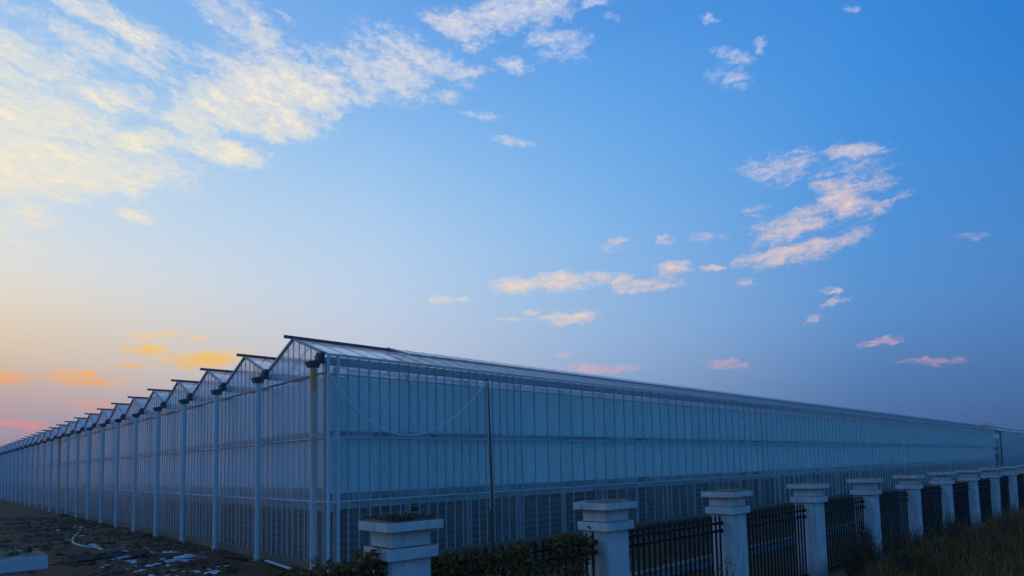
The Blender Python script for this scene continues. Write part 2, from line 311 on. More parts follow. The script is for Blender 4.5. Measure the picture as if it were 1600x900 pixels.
def pipe_mat(name, stain):
    M = Mat(name); v = M.coord(kind='Object'); n = M.noise(M.coord((9, 9, .5)), 1.0, 5, .65)
    z = M.n('ShaderNodeSeparateXYZ', {0: v}).outputs[2]
    base = M.mix(n, (.5, .57, .63), (.68, .73, .78))
    if stain:       # rust-coloured run-off staining on this pipe: a solid patch near the top, streaks below
        top = M.math('MULTIPLY', M.step(z, 4.85, 5.05), M.step(M.math('SUBTRACT', 5.62, z), 0.0, .06))
        streaks = M.math('MULTIPLY', M.step(n, .40, .56), M.step(z, .2, 5.0, .3, .75))
        base = M.mix(M.math('MULTIPLY', M.math('MAXIMUM', top, streaks), .86), base, (.80, .27, .008))
    return M.done(M.pbr(base, .5, 0, M.bump(n, .15, .01)))
PIPE = pipe_mat('downpipe_white', False); PIPE_STAIN = pipe_mat('downpipe_stained', True)

def plaster():
    M = Mat('white_plaster'); v = M.coord(kind='World'); n = M.noise(v, 2.2, 7, .65); f = M.noise(v, 22, 4, .6)
    run = M.noise(M.coord((11, 11, .6), 'World'), 1.0, 4, .6)
    geo = M.n('ShaderNodeNewGeometry'); up = M.n('ShaderNodeSeparateXYZ', {0: geo.outputs['Normal']}).outputs[2]
    c = M.mix(M.step(n, .35, .7), (.53, .55, .56), (.70, .70, .69))
    c = M.mix(M.math('MULTIPLY', M.step(run, .5, .72), .55), c, (.30, .285, .26))
    z = M.n('ShaderNodeSeparateXYZ', {0: M.coord()}).outputs[2]
    c = M.mix(M.math('MULTIPLY', M.step(M.math('ADD', z, M.math('MULTIPLY', n, -.9)), .25, -.35), .7), c, (.13, .11, .085))   # rising dirt at the foot
    dirt = M.math('MULTIPLY', M.step(up, .5, .9), M.step(n, .25, .5))          # soil and lichen lying on the ledges
    c = M.mix(dirt, c, M.mix(f, (.10, .065, .035), (.24, .16, .09)))
    return M.done(M.pbr(c, .85, 0, M.bump(M.math('ADD', n, M.math('MULTIPLY', f, .3)), .25, .02), .3))
PLASTER = plaster()

def leafmat(name, cols, trans=.25):
    M = Mat(name); r = M.n('ShaderNodeNewGeometry').outputs['Random Per Island']
    rp = M.n('ShaderNodeValToRGB', {0: r}); cr = rp.color_ramp
    cr.elements.remove(cr.elements[-1]); cr.elements[0].position = 0; cr.elements[0].color = (*cols[0], 1)
    for i, c in enumerate(cols[1:], 1): cr.elements.new(i/(len(cols)-1)).color = (*c, 1)
    d = M.pbr(rp.outputs[0], .6, 0, None, .3); t = M.n('ShaderNodeBsdfTranslucent', {0: rp.outputs[0]}).outputs[0]
    return M.done(M.shader_mix(trans, d, t))
IVY = leafmat('ivy_leaf', [(.06, .044, .010), (.17, .115, .014), (.30, .19, .02), (.10, .07, .014), (.34, .10, .022), (.07, .042, .014), (.22, .16, .016)])
DRYLEAF = leafmat('dry_leaf', [(.05, .028, .014), (.14, .07, .03), (.03, .02, .012), (.2, .11, .05), (.09, .05, .02)])
GRASS = leafmat('grass_blade', [(.12, .040, .008), (.26, .10, .010), (.42, .18, .014), (.20, .062, .010), (.50, .22, .018), (.12, .042, .008), (.07, .028, .008)])
WEED = leafmat('weed_leaf', [(.06, .04, .012), (.13, .08, .02), (.17, .085, .028), (.09, .045, .016), (.24, .16, .08)])
STEM = mat_simple('stem', (.04, .03, .015), .8)
PLASTIC = mat_simple('white_plastic_film', (.62, .64, .68), .35, 0, .15, 5, .5)
GREYFILM = mat_simple('grey_plastic_film', (.3, .3, .31), .4, 0, .2, 5, .5)
BLACKFILM = mat_simple('black_plastic_film', (.018, .022, .03), .9, 0, .3, 5, .6)
HOSE = mat_simple('pale_hose', (.5, .45, .36), .6, 0, .2, 12)
WOOD = mat_simple('grey_wood', (.15, .10, .065), .85, 0, .35, 9, .4)
GREENCORD = mat_simple('green_cord', (.06, .22, .04), .6)
BLACKPIPE = mat_simple('black_pipe', (.02, .02, .024), .9)

# ------------------------------------------------------------------ the setting
def lerp(a, b, t): return a + (b-a)*t
def axis(lo, hi, dlo, dhi, step):
    out = [float(v) for v in lo]; v = dlo
    while v <= dhi: out.append(v); v += step
    return out + [float(v) for v in hi]
def ground_z(x, y):
    n = noise.noise((x*.35, y*.35, 0))*.09 + noise.noise((x*1.3, y*1.3, 4))*.045 + noise.noise((x*3.4, y*3.4, 8))*.022
    d = 1.0 if x < -.6 else (1.0 if -10 < y < -.5 else .35)
    z = -.05 + n*d*.8
    if x < -4.5 and y > 2: z += min(.5, (-4.5-x)*.05)*(.6+.5*noise.noise((x*.2, y*.12, 2)))    # worked-up soil to the side
    return z
def sheet():
    xs = axis([-900, -300, -120, -60, -35, -22], [46, 60, 90, 140, 240, 420, 900], -14, 34, .28)
    ys = axis([-900, -300, -120, -50, -26], [48, 60, 80, 110, 160, 300, 600, 1200], -18, 34, .28)
    b = MB(); nx = len(xs)
    b.add([(x, y, ground_z(x, y) if (-25 < x < 100 and -26 < y < 120) else -.05) for y in ys for x in xs],
          [(j*nx+i, j*nx+i+1, (j+1)*nx+i+1, (j+1)*nx+i) for j in range(len(ys)-1) for i in range(nx-1)], True)
    M = Mat('bare_soil'); v = M.coord(kind='World'); n = M.noise(v, .55, 6, .62, .3); f = M.noise(v, 6, 8, .72); g2 = M.noise(v, 1.9, 6, .65)
    c = M.mix(f, (.06, .020, .007), (.22, .080, .030)); c = M.mix(M.step(n, .45, .65), c, M.mix(f, (.14, .048, .018), (.28, .11, .045)))
    sx = M.n('ShaderNodeSeparateXYZ', {0: v})
    moss = M.math('MULTIPLY', M.step(g2, .46, .62), M.step(sx.outputs[0], -4.6, -.8))
    c = M.mix(moss, c, M.mix(f, (.045, .032, .006), (.16, .11, .016)))
    pale = M.math('MULTIPLY', M.step(M.noise(v, .8, 4, .5, .5), .62, .72), .5); c = M.mix(pale, c, (.20, .13, .09))
    b_ = M.bump(M.math('ADD', M.math('MULTIPLY', f, .5), g2), .9, .09)
    return tag(b.build('ground', M.done(M.pbr(c, .95, 0, b_, .2))), kind='structure')
sheet()
fa = rad(-1.7302); F0 = Vector((-4.265, -10.454, 0)); FD = Vector((math.cos(fa), math.sin(fa), 0)); FN = Vector((-FD.y, FD.x, 0)); FS = 3.4327
def fence(s, off=0.0, z=0.0): p = F0 + FD*s + FN*off; return Vector((p.x, p.y, z))

def pavement():
    M = Mat('paving'); v = M.coord(kind='World'); n = M.noise(v, 3, 7, .7)
    br = M.n('ShaderNodeTexBrick', {'Vector': v, 'Scale': 2.5, 'Mortar Size': .02, 'Color1': (.26, .19, .16, 1), 'Color2': (.2, .15, .13, 1), 'Mortar': (.09, .075, .065, 1)}).outputs[0]
    c = M.mix(M.math('MULTIPLY', n, .5), br, (.12, .1, .09)); mt = M.done(M.pbr(c, .9, 0, M.bump(n, .3, .02)))
    b = MB(); P = [fence(s, o) for s in (-12, 90) for o in (-3.98, -6.2)]
    b.add([P[0], P[2], P[3], P[1]] + [p+Vector((0, 0, .1)) for p in (P[0], P[2], P[3], P[1])], [(0,3,2,1),(4,7,6,5),(0,1,5,4),(1,2,6,5),(2,3,7,6),(3,0,4,7)])
    for i, (p) in enumerate(b.v): b.v[i] = (p[0], p[1], p[2]-.03)
    tag(b.build('pavement', mt), kind='structure')
    k = MB(); k.bar(fence(-12, -3.90, .045), fence(90, -3.90, .045), .14, .19); tag(k.build('kerb', CONCRETE), kind='structure')
pavement()

# ------------------------------------------------------------------ the greenhouse
EAVE, RIDGE_Z, Y0, BAY, NB, LX = 6.03, 6.84, .34, 4.0, 28, 94.2
LY = Y0 + BAY*NB
gh = tag(empty('greenhouse'), 'long multi span greenhouse of white framed glass with a row of pointed gables', 'greenhouse')

# outer skins
b = MB(); b.add([(0,0,1.9),(LX,0,1.9),(LX,0,5.47),(0,0,5.47)], [(0,1,2,3)]); b.build('side_glazing', WALL_GLASS, gh)
b = MB(); b.add([(0,0,.2),(LX,0,.2),(LX,0,1.89),(0,0,1.89)], [(0,1,2,3)]); b.build('base_glazing', BASE_GLASS, gh)
b = MB(); b.add([(0,0,5.48),(LX,0,5.48),(LX,0,EAVE),(0,0,EAVE)], [(0,1,2,3)]); b.build('eave_glazing', GABLE_GLASS, gh)
b = MB(); b.add([(0,0,1.9),(0,LY,1.9),(0,LY,5.53),(0,0,5.53)], [(0,3,2,1)]); b.build('end_glazing', WALL_GLASS, gh)
b = MB(); b.add([(0,0,.2),(0,LY,.2),(0,LY,1.89),(0,0,1.89)], [(0,3,2,1)]); b.build('base_glazing', BASE_GLASS, gh)
b = MB(); b.add([(0,LY,.2),(LX,LY,.2),(LX,LY,EAVE),(0,LY,EAVE)], [(0,1,2,3)]); b.add([(LX,0,.2),(LX,LY,.2),(LX,LY,EAVE),(LX,0,EAVE)], [(0,1,2,3)]); b.build('rear_glazing', WALL_GLASS, gh)
b = MB(); b.box(-.06, LX, -.06, .06, -.3, .2); b.box(-.06, .06, .06, LY, -.3, .2); b.build('plinth', CONCRETE, gh)

# gables, roofs, vents, ridges, gutters: bay 0 reaches out to the side wall, the others repeat
def roof_z(y, first):
    t = y - Y0
    if first and t < 2: return EAVE + (RIDGE_Z-EAVE)*(y/(Y0+2))
    return EAVE + (RIDGE_Z-EAVE)*(1-abs(t-2)/2)
def bay_parts(first):
    y0 = 0 if first else Y0
    q = MB(); q.add([(0,y0,5.55),(0,Y0+4,5.55),(0,Y0+4,EAVE),(0,Y0+2,RIDGE_Z),(0,y0,EAVE)], [(4,3,2,1,0)]); gab = q.build('gable', GABLE_GLASS, gh)
    q = MB(); q.add([(.0,y0,EAVE),(LX,y0,EAVE),(LX,Y0+2,RIDGE_Z),(0,Y0+2,RIDGE_Z)], [(0,1,2,3)]); q.add([(0,Y0+2,RIDGE_Z),(LX,Y0+2,RIDGE_Z),(LX,Y0+4,EAVE),(0,Y0+4,EAVE)], [(0,1,2,3)])
    roof = q.build('roof', ROOF_GLASS, gh)
    q = MB(); x = .67
    q.bar((-.03,y0-.01,EAVE+.0),(-.03,Y0+2,RIDGE_Z),.07,.07); q.bar((-.03,Y0+2,RIDGE_Z),(-.03,Y0+4,EAVE),.07,.07)
    while x < LX:
        q.bar((x,y0,EAVE),(x,Y0+2,RIDGE_Z),.03,.014); q.bar((x,Y0+2,RIDGE_Z),(x,Y0+4,EAVE),.03,.014); x += .6733
    rb = q.build('roof_bar', ALU_DARK, roof); rb['kind'] = 'stuff'
    q = MB(); q.bar((-.3,Y0+2,RIDGE_Z+.045),(LX,Y0+2,RIDGE_Z+.045),.1,.085); ridge = q.build('ridge_bar', RIDGE, gh)
    # continuous ridge vent, standing slightly open
    dy = 1.42; yv = Y0+2-.02; z0 = RIDGE_Z+.10
    ylo = yv-dy; zlo = roof_z(ylo, first)+.17
    q = MB(); q.add([(3.25,ylo,zlo),(LX-.5,ylo,zlo),(LX-.5,yv,z0),(3.25,yv,z0)], [(0,1,2,3)]); vent = q.build('roof_vent', ROOF_GLASS, roof)
    q = MB(); q.bar((3.25,ylo,zlo),(LX-.5,ylo,zlo),.05,.06); q.bar((3.25,ylo,zlo),(3.25,yv,z0),.05,.05); x = 3.25+.6733
    while x < LX-.5: q.bar((x,ylo,zlo),(x,yv,z0),.03,.014); x += .6733
    vf = q.build('vent_frame', ALU_DARK, roof)
    return gab, roof, rb, vent, vf, ridge
A0 = bay_parts(True); A1 = bay_parts(False)
def shift_bay(A, i):
    gab, roof, rb, vent, vf, ridge = A; d = (0, BAY*i, 0)
    dup(gab, gh, d); r = dup(roof, gh, d); dup(rb, r); dup(vent, r); dup(vf, r); dup(ridge, gh, d)
for i in range(2, NB): shift_bay(A1, i)
for o in (A1[0], A1[1], A1[5]): o.location = (0, BAY, 0)
# gutter troughs over the valleys with dark stub ends, hoppers and downpipes
q = MB()
q.add([(0.02,-.16,EAVE-.02),(LX,-.16,EAVE-.02),(LX,-.12,EAVE-.22),(.02,-.12,EAVE-.22),(.02,.12,EAVE-.22),(LX,.12,EAVE-.22),(LX,.16,EAVE-.02),(.02,.16,EAVE-.02)], [(0,1,2,3),(3,2,5,4),(4,5,6,7)])
gut = q.build('gutter', ALU_DARK, gh, (0, Y0, 0))
q = MB(); q.box(-.22,-.025,-.13,.13,EAVE-.21,EAVE+.02); q.box(-.16,-.03,-.17,.17,EAVE+.0,EAVE+.10)
ge = q.build('gutter_end', DARK_STEEL, gut, bevel=.02)
q = MB()
q.add([(-.50,-.16,EAVE-.2),(-.14,-.16,EAVE-.12),(-.14,.16,EAVE-.12),(-.50,.16,EAVE-.2),(-.44,-.11,EAVE-.36),(-.18,-.11,EAVE-.36),(-.18,.11,EAVE-.36),(-.44,.11,EAVE-.36)],
      [(0,1,2,3),(7,6,5,4),(0,4,5,1),(1,5,6,2),(2,6,7,3),(3,7,4,0)])
hop = q.build('hopper', DARK_STEEL, gut, bevel=.012)
q = MB(); q.tube([(-.30,0,0.02),(-.30,0,EAVE-.34)], .082, 20)
pipe = q.build('downpipe', PIPE, gh, (0, Y0, 0))
q = MB(); q.tube([(-.30,0,-.12),(-.30,0,.1)], .098, 20); q.tube([(-.30,0,.10),(-.30,0,.12)], .105, 20); pf = q.build('pipe_foot', PIPE, pipe)
pbs = []
for z in (1.9, 3.75):
    q = MB(); q.bar((-.22,0,z),(-.0,0,z),.04,.05); q.tube([(-.30,0,z-.025),(-.30,0,z+.025)], .09, 20); pbs.append(q.build('pipe_clamp', ALU, pipe))
for i in range(1, NB+1):
    g_ = dup(gut, gh, (0, Y0+BAY*i, 0)); dup(ge, g_); dup(hop, g_)
    p_ = dup(pipe, gh, (0, Y0+BAY*i, 0)); dup(pf, p_); [dup(pb, p_) for pb in pbs]
    if i == 11:
        q = MB(); q.tube([(-.30,0,0.02),(-.30,0,EAVE-.34)], .082, 20); p_.data = q.build('downpipe', PIPE_STAIN, gh).data
        bpy.data.objects.remove([o for o in gh.children if o.data == p_.data and o is not p_][0])
        p_['label'] = 'downpipe streaked yellow with rust'
pipe.data = [o for o in gh.children if o.get('label')][0].data; pipe['label'] = 'corner downpipe with a yellow rust stain below its hopper'

# glazing bars: side wall (narrow panes up to the pole, wide ones beyond) and end wall
side_x = [.56 + .3367*i for i in range(21)]
while side_x[-1] < LX-.7: side_x.append(side_x[-1]+.6733)
def vbar(z1, side): 
    q = MB()
    if side: q.box(-.016,.016,-.04,.0,.14,z1)
    else: q.box(-.022,.0,-.012,.012,.12,z1)
    return q
proto = vbar(EAVE-.03, True).build('glazing_bar', ALU_DARK, gh, (side_x[0], 0, 0))
for x in side_x[1:50]: dup(proto, gh, (x, 0, 0))
q = MB()
for x in side_x[50:]: q.box(x-.019,x+.019,-.05,0,.14,EAVE-.03)
ends = {}
ly = []
for i in range(NB):
    for j in range(10): ly.append((i, j, Y0+BAY*i+.4*j))
bars = []
for k, (i, j, y) in enumerate(ly):
    z1 = roof_z(Y0+.4*j, False) - .03
    if i == 0 and j < 5: z1 = roof_z(Y0+.4*j, True) - .03
    if k < 49:
        key = (j, i == 0)
        if key in ends: dup(ends[key], gh, (0, y, 0))
        else: ends[key] = vbar(z1, False).build('glazing_bar', ALU, gh, (0, y, 0))
    else: q.box(-.022,0,y-.012,y+.012,.12,z1)
fb = q.build('glazing_bar', ALU, gh); fb['kind'] = 'stuff'
# corner posts
for (x0, x1, y0_, y1_) in ((-.075,-.01,-.075,-.01), (.21,.275,-.075,-.0)):
    q = MB(); q.box(x0,x1,y0_,y1_,.0,EAVE+.02); q.build('corner_post', WHITE_STEEL, gh)
q = MB(); q.box(-.05,-.002,.02,.06,.12,EAVE-.05); q.build('corner_post', ALU, gh)
q = MB(); q.box(-.05,-.002,.16,.19,.12,EAVE-.05); q.build('corner_post', ALU_DARK, gh)
# horizontal rails on the outside
for z, h, mt in ((3.715,.035,ALU), (1.905,.035,WHITE_STEEL), (5.485,.045,ALU_DARK), (EAVE-.0,.07,ALU)):
    q = MB(); q.bar((.0,-.035,z),(LX,-.035,z),.05,h); q.build('wall_rail', mt, gh)
for z, h, mt in ((3.715,.035,ALU), (1.91,.035,ALU), (5.54,.05,RIDGE)):
    q = MB(); q.bar((-.03,.0,z),(-.03,LY,z),.045,h); q.build('wall_rail', mt, gh)
# cloth side screens hanging inside the glass, hanging in slack waves
def curtain(a, bb, z0, z1, step, amp, mat, name):
    a = Vector(a); bb = Vector(bb); L = (bb-a).length; n = int(L/step); d = (bb-a)/n; nn_ = Vector((-d.y, d.x, 0)).normalized(); vs = []; rows = 4
    for i in range(n+1):
        for r in range(rows):
            t = r/(rows-1); w = noise.noise((i*step*.9, t*.8, z0))*amp + noise.noise((i*step*3.1, t*.5, z0+9))*amp*.4
            p = a + d*i + nn_*w; vs.append((p.x, p.y, lerp(z0, z1, t) + (noise.noise((i*step*.5, 3, z0))*.02 if r == 0 else 0)))
    fs = [(i*rows+r, (i+1)*rows+r, (i+1)*rows+r+1, i*rows+r+1) for i in range(n) for r in range(rows-1)]
    q = MB(); q.add(vs, fs, True); return q.build(name, mat, gh)
for z0, z1 in ((3.89, 5.47), (2.13, 3.70), (1.68, 1.885)):
    curtain((.12,.22,0), (LX-.2,.22,0), z0, z1, .3, .04, CURTAIN, 'side_screen')
for z0, z1 in ((3.93, 5.52), (2.26, 3.68), (1.62, 1.89)):
    curtain((.24,LY-.2,0), (.24,.2,0), z0, z1, .4, .04, CURTAIN_END, 'end_screen')
for z in (3.80, 2.02):        # grey tubes added to darken the gaps between the screens
    q = MB(); q.tube([(.5,.42,z),(LX-.4,.42,z)], .125, 10); q.build('gap_shade_tube', GAP_SHADE, gh)
    q = MB(); q.tube([(.46,.6,z+.02),(.46,LY-.4,z+.02)], .14, 10); q.build('gap_shade_tube', GAP_SHADE, gh)
# posts inside the wall, white grow pipes and an added dark sheet standing for the interior's shade
q = MB(); q.box(-.05,.05,-.05,.05,0,5.75); post = q.build('inner_post', WHITE_STEEL, gh, (.8, .5, 0)); x = 3.18
x = .42
post.location = (x, .5, 0)
while x < LX-2.4: x += 2.39; dup(post, gh, (x, .5, 0))
y = Y0+2
while y < LY: dup(post, gh, (.5, y, 0)); y += 4
for z in (1.41, 1.17, .94, .71, .48, .26):
    q = MB(); q.bar((.6,.85,z),(LX-.5,.85,z),.05,.06); q.build('grow_pipe', RAIL_IN, gh)
for z in (1.46, 1.22, .98, .74, .5, .27):
    q = MB(); q.bar((.75,.9,z),(.75,LY-.5,z),.05,.07); q.build('grow_pipe', RAIL_IN, gh)
q = MB(); q.box(1.1,LX-.6,1.2,1.25,0,1.72); q.box(1.1,1.15,1.26,LY-.6,0,1.72); q.build('interior_shade_sheet', INNER, gh)
q = MB(); q.box(2.62,2.92,-.032,-.012,1.40,1.74); hatch = q.build('vent_hatch', RUST, gh); hatch['label'] = 'small brown louvred opening low in the side wall'
q = MB()
for z in (1.45, 1.64, 1.72): q.bar((2.63,-.045,z),(2.91,-.045,z),.02,.022)
q.build('louvre', TREAD, hatch)

# ------------------------------------------------------------------ second greenhouse past the gap
g2 = tag(empty('greenhouse', (98.9, 0, 0)), 'second glass greenhouse past the narrow gap at the far end of the side wall', 'greenhouse')
L2 = 46
q = MB(); q.add([(0,0,.2),(L2,0,.2),(L2,0,EAVE),(0,0,EAVE)], [(0,1,2,3)]); q.add([(0,0,.2),(0,40,.2),(0,40,EAVE),(0,0,EAVE)], [(0,3,2,1)]); q.build('side_glazing', WALL_GLASS, g2)
q = MB(); q.box(0,L2,-.06,.06,-.3,.2); q.build('plinth', CONCRETE, g2)
q = MB(); q.add([(0,0,EAVE),(L2,0,EAVE),(L2,2.34,RIDGE_Z),(0,2.34,RIDGE_Z)], [(0,1,2,3)]); q.add([(0,2.34,RIDGE_Z),(L2,2.34,RIDGE_Z),(L2,4.34,EAVE),(0,4.34,EAVE)], [(0,1,2,3)]); q.build('roof', ROOF_GLASS, g2)
q = MB(); q.bar((-.1,2.34,RIDGE_Z+.04),(L2,2.34,RIDGE_Z+.04),.1,.08); q.build('ridge_bar', RIDGE, g2)
q = MB(); q.bar((0,-.03,EAVE),(L2,-.03,EAVE),.06,.08); q.bar((0,-.03,3.715),(L2,-.03,3.715),.05,.04); q.build('wall_rail', ALU, g2)
q = MB()
for z0, z1 in ((3.89, 5.47), (2.13, 3.70), (1.68, 1.88)): q.add([(.2,.22,z0),(L2,.22,z0),(L2,.22,z1),(.2,.22,z1)], [(0,1,2,3)])
q.build('side_screen', CURTAIN, g2)
q = MB(); q.box(.6,L2,1.2,1.25,0,1.68); q.box(.6,L2,6,6.1,0,5.6); q.build('interior_shade_sheet', INNER, g2)  # dark sheets added as interior shade here too
q = MB(); x = .7
while x < L2: q.box(x-.02,x+.02,-.05,0,.14,EAVE-.03); x += .6733
gb = q.build('glazing_bar', ALU_DARK, g2); gb['kind'] = 'stuff'
# what stands in the gap
t = tag(empty('steel_post', (97.6, -.2, 0)), 'teal steel post at the gap between the two greenhouses', 'post')
q = MB(); q.box(-.16,.16,-.1,.1,0,5.95); q.build('shaft', TEAL, t); q = MB(); q.bar((-3.1,0,5.75),(.16,0,5.75),.12,.3); q.build('crossbeam', TEAL, t)
t = tag(empty('duct', (95.6, .3, 0)), 'dark stacked duct with pale joints beside the teal post in the gap', 'duct')
q = MB(); q.box(-.5,.5,-.3,.3,.0,1.6); q.box(-.6,.6,-.35,.35,1.7,2.9); q.box(-.6,.6,-.35,.35,3.3,3.75); q.build('body', DARK_STEEL, t)
q = MB(); q.box(-.45,.45,-.25,.25,2.9,3.3); q.box(-.45,.45,-.25,.25,3.75,4.0); q.box(-.5,.5,-.28,.28,1.6,1.7); q.build('joint', WHITE_STEEL, t)

# ------------------------------------------------------------------ pole and slack rope
pole = tag(empty('pole', (5.03, -1.0, 0)), 'slim weathered wooden pole leaning by the side wall', 'pole')
q = MB(); q.tube([(0,0,-.1),(-.02,0,1.5),(-.07,0,3.6),(-.12,0,5.62)], [.062,.058,.052,.044], 12); q.build('shaft', mat_simple('pole_wood', (.19, .10, .045), .9, 0, .5, 7, .4), pole)
q = MB(); q.bar((-.2,-.03,5.5),(-.05,-.03,5.58),.03,.03); q.tube([(-.17,-.05,5.52),(-.14,-.04,3.5),(-.12,-.05,1.4)], .012, 6); q.build('cord', ROPE, pole)
q = MB(); A = Vector((-.08, -.1, 5.47)); Bp = Vector((4.86, -1.03, 5.52)); pts = []
for i in range(41):
    tt = i/40; p = A.lerp(Bp, tt); p.z -= 1.72*4*tt*(1-tt)*(1+.25*(.5-tt)); pts.append(p)
q.tube(pts, .02, 6); tag(q.build('rope', ROPE), 'pale rope hanging slack from the greenhouse corner to the wooden pole', 'rope')

# ------------------------------------------------------------------ low concrete channel between fence and greenhouse
t = tag(empty('drain_channel', (2.0, -7.45, 0)), 'low concrete drain channel running behind the picket fence', 'channel')
q = MB(); q.box(0,48,-.12,.12,-.2,.17); q.build('wall', mat_simple('pale_concrete', (.24, .29, .33), .8, 0, .2, 4, .3), t)
q = MB(); q.box(0,48,-.15,.15,.172,.2); q.build('sunset_lit_top', CONCRETE, t)  # warm tone stands in for sunset light on the channel's top edge

# ------------------------------------------------------------------ fence
pl = empty('fence_pillar', fence(0), fa)
w = .235
q = MB(); q.box(-w,w,-w,w,-.25,1.825); q.build('shaft', PLASTER, pl, bevel=.006)
q = MB(); q.box(-.295,.295,-.295,.295,1.827,1.955); q.build('collar', PLASTER, pl, bevel=.006)
q = MB(); q.box(-w,w,-w,w,1.957,2.13); q.build('neck', PLASTER, pl, bevel=.006)
q = MB(); c_ = .34
q.add([(-c_,-c_,2.132),(c_,-c_,2.132),(c_,c_,2.132),(-c_,c_,2.132),(-c_,-c_,2.232),(c_,-c_,2.232),(c_,c_,2.232),(-c_,c_,2.232),(-.2,-.2,2.262),(.2,-.2,2.262),(.2,.2,2.262),(-.2,.2,2.262)],
      [(3,2,1,0),(0,1,5,4),(1,2,6,5),(2,3,7,6),(3,0,4,7),(4,5,9,8),(5,6,10,9),(6,7,11,10),(7,4,8,11),(8,9,10,11)])
q.build('cap', PLASTER, pl, bevel=.008)
PL = {-1: 'white pillar whose soil covered cap shows alone beside the littered ground',
      0: 'white fence pillar with dead leaves heaped on its flat cap',
      1: 'white fence pillar where the ivy hedge ends and the bare picket panels begin',
      2: 'white fence pillar one panel beyond the ivy clad panel, dry weeds at its front',
      3: 'white fence pillar two panels beyond the ivy clad panel',
      4: 'white fence pillar three panels beyond the ivy, a leafy bush before its panel',
      5: 'white fence pillar whose clean foot stands at the near edge of the tall grass',
      6: 'white fence pillar next past the one at the near edge of the grass',
      7: 'white fence pillar second past the one at the near edge of the grass',
      8: 'white fence pillar third past the one at the near edge of the grass',
      9: 'white fence pillar fourth past the one at the near edge of the grass',
      10: 'white fence pillar fifth past the grass edge pillar, partly lost behind grass',
      11: 'white fence pillar sixth past the grass edge pillar, far down the line',
      12: 'white fence pillar at the far end of the visible fence line'}
GP = 'white plastered pillars along the fence'
for k in PL:
    o = pl if k == 0 else dup_tree(pl, fence(FS*k), fa)
    o.rotation_euler = (rad(random.uniform(-.5, .5)), rad(random.uniform(-.5, .5)), fa + rad(random.uniform(-1.2, 1.2)))
    tag(o, PL[k], 'pillar', GP)
def heap(s, n, name, label):
    q = MB()
    for _ in range(n):
        r1, r2 = random.uniform(-.29, .29), random.uniform(-.29, .29)
        p = fence(s+r1, r2, 2.242 + max(0, .03*(1-max(abs(r1), abs(r2))/.33)) + random.random()*.02)
        a = random.uniform(0, 6.28); d = Vector((math.cos(a), math.sin(a), random.uniform(-.1, .5))); q.leaf(p, d, Vector((random.uniform(-.5, .5), random.uniform(-.5, .5), 1)), random.uniform(.03, .07), random.uniform(.02, .04))
    return tag(q.build(name, DRYLEAF), label, 'dead leaves', kind='stuff')
heap(0, 420, 'dead_leaves', 'brown dead leaves heaped on the pillar cap'); heap(-FS, 160, 'dead_leaves', 'dry leaves scattered on the lone pillar cap')

pn = empty('picket_panel', fence(.24), fa); Lp = FS-.48
q = MB()
n = 21
for z, h in ((1.665, .045), (1.525, .045), (.25, .045)):
    q = MB(); q.bar((0,0,z),(Lp,0,z),.035,h); q.build('rail', IRON, pn)
q = MB(); q.box(-.014,.014,-.014,.014,.12,1.74); q.add([(-.014,-.014,1.74),(.014,-.014,1.74),(.014,.014,1.74),(-.014,.014,1.74),(-.02,-.02,1.755),(.02,-.02,1.755),(.02,.02,1.755),(-.02,.02,1.755),(0,0,1.83)], [(0,1,5,4),(1,2,6,5),(2,3,7,6),(3,0,4,7),(4,5,8),(5,6,8),(6,7,8),(7,4,8)])
pk = q.build('picket', IRON, pn, (.07, 0, 0))
for i in range(1, n): dup(pk, pn, (.07+(Lp-.14)*i/(n-1), 0, 0))
for x in (-.0, Lp-.05):
    for z in (1.665, 1.525):
        q = MB(); q.box(x,x+.05,-.03,.03,z-.032,z+.032); q.build('bracket', IRON, pn)
PN = {-1: 'black picket panel sunk in ivy before the pillar heaped with leaves', 0: 'black picket panel overgrown by the dense ivy hedge',
      1: 'bare black picket panel next after the ivy hedge', 2: 'black picket panel with the pale drain channel showing between its pickets',
      3: 'black picket panel with a leafy bush in front of it', 4: 'black picket panel just before the pillar at the near edge of the grass',
      5: 'black picket panel just past the pillar at the near edge of the grass'}
for k in range(-1, 12):
    o = pn if k == 0 else dup_tree(pn, fence(FS*k+.24), fa)
    tag(o, PN.get(k) or 'black picket panel %s past the pillar at the near edge of the grass' % {6: 'second', 7: 'third', 8: 'fourth', 9: 'fifth', 10: 'sixth', 11: 'seventh'}[k], 'fence panel', 'black picket panels of the fence')

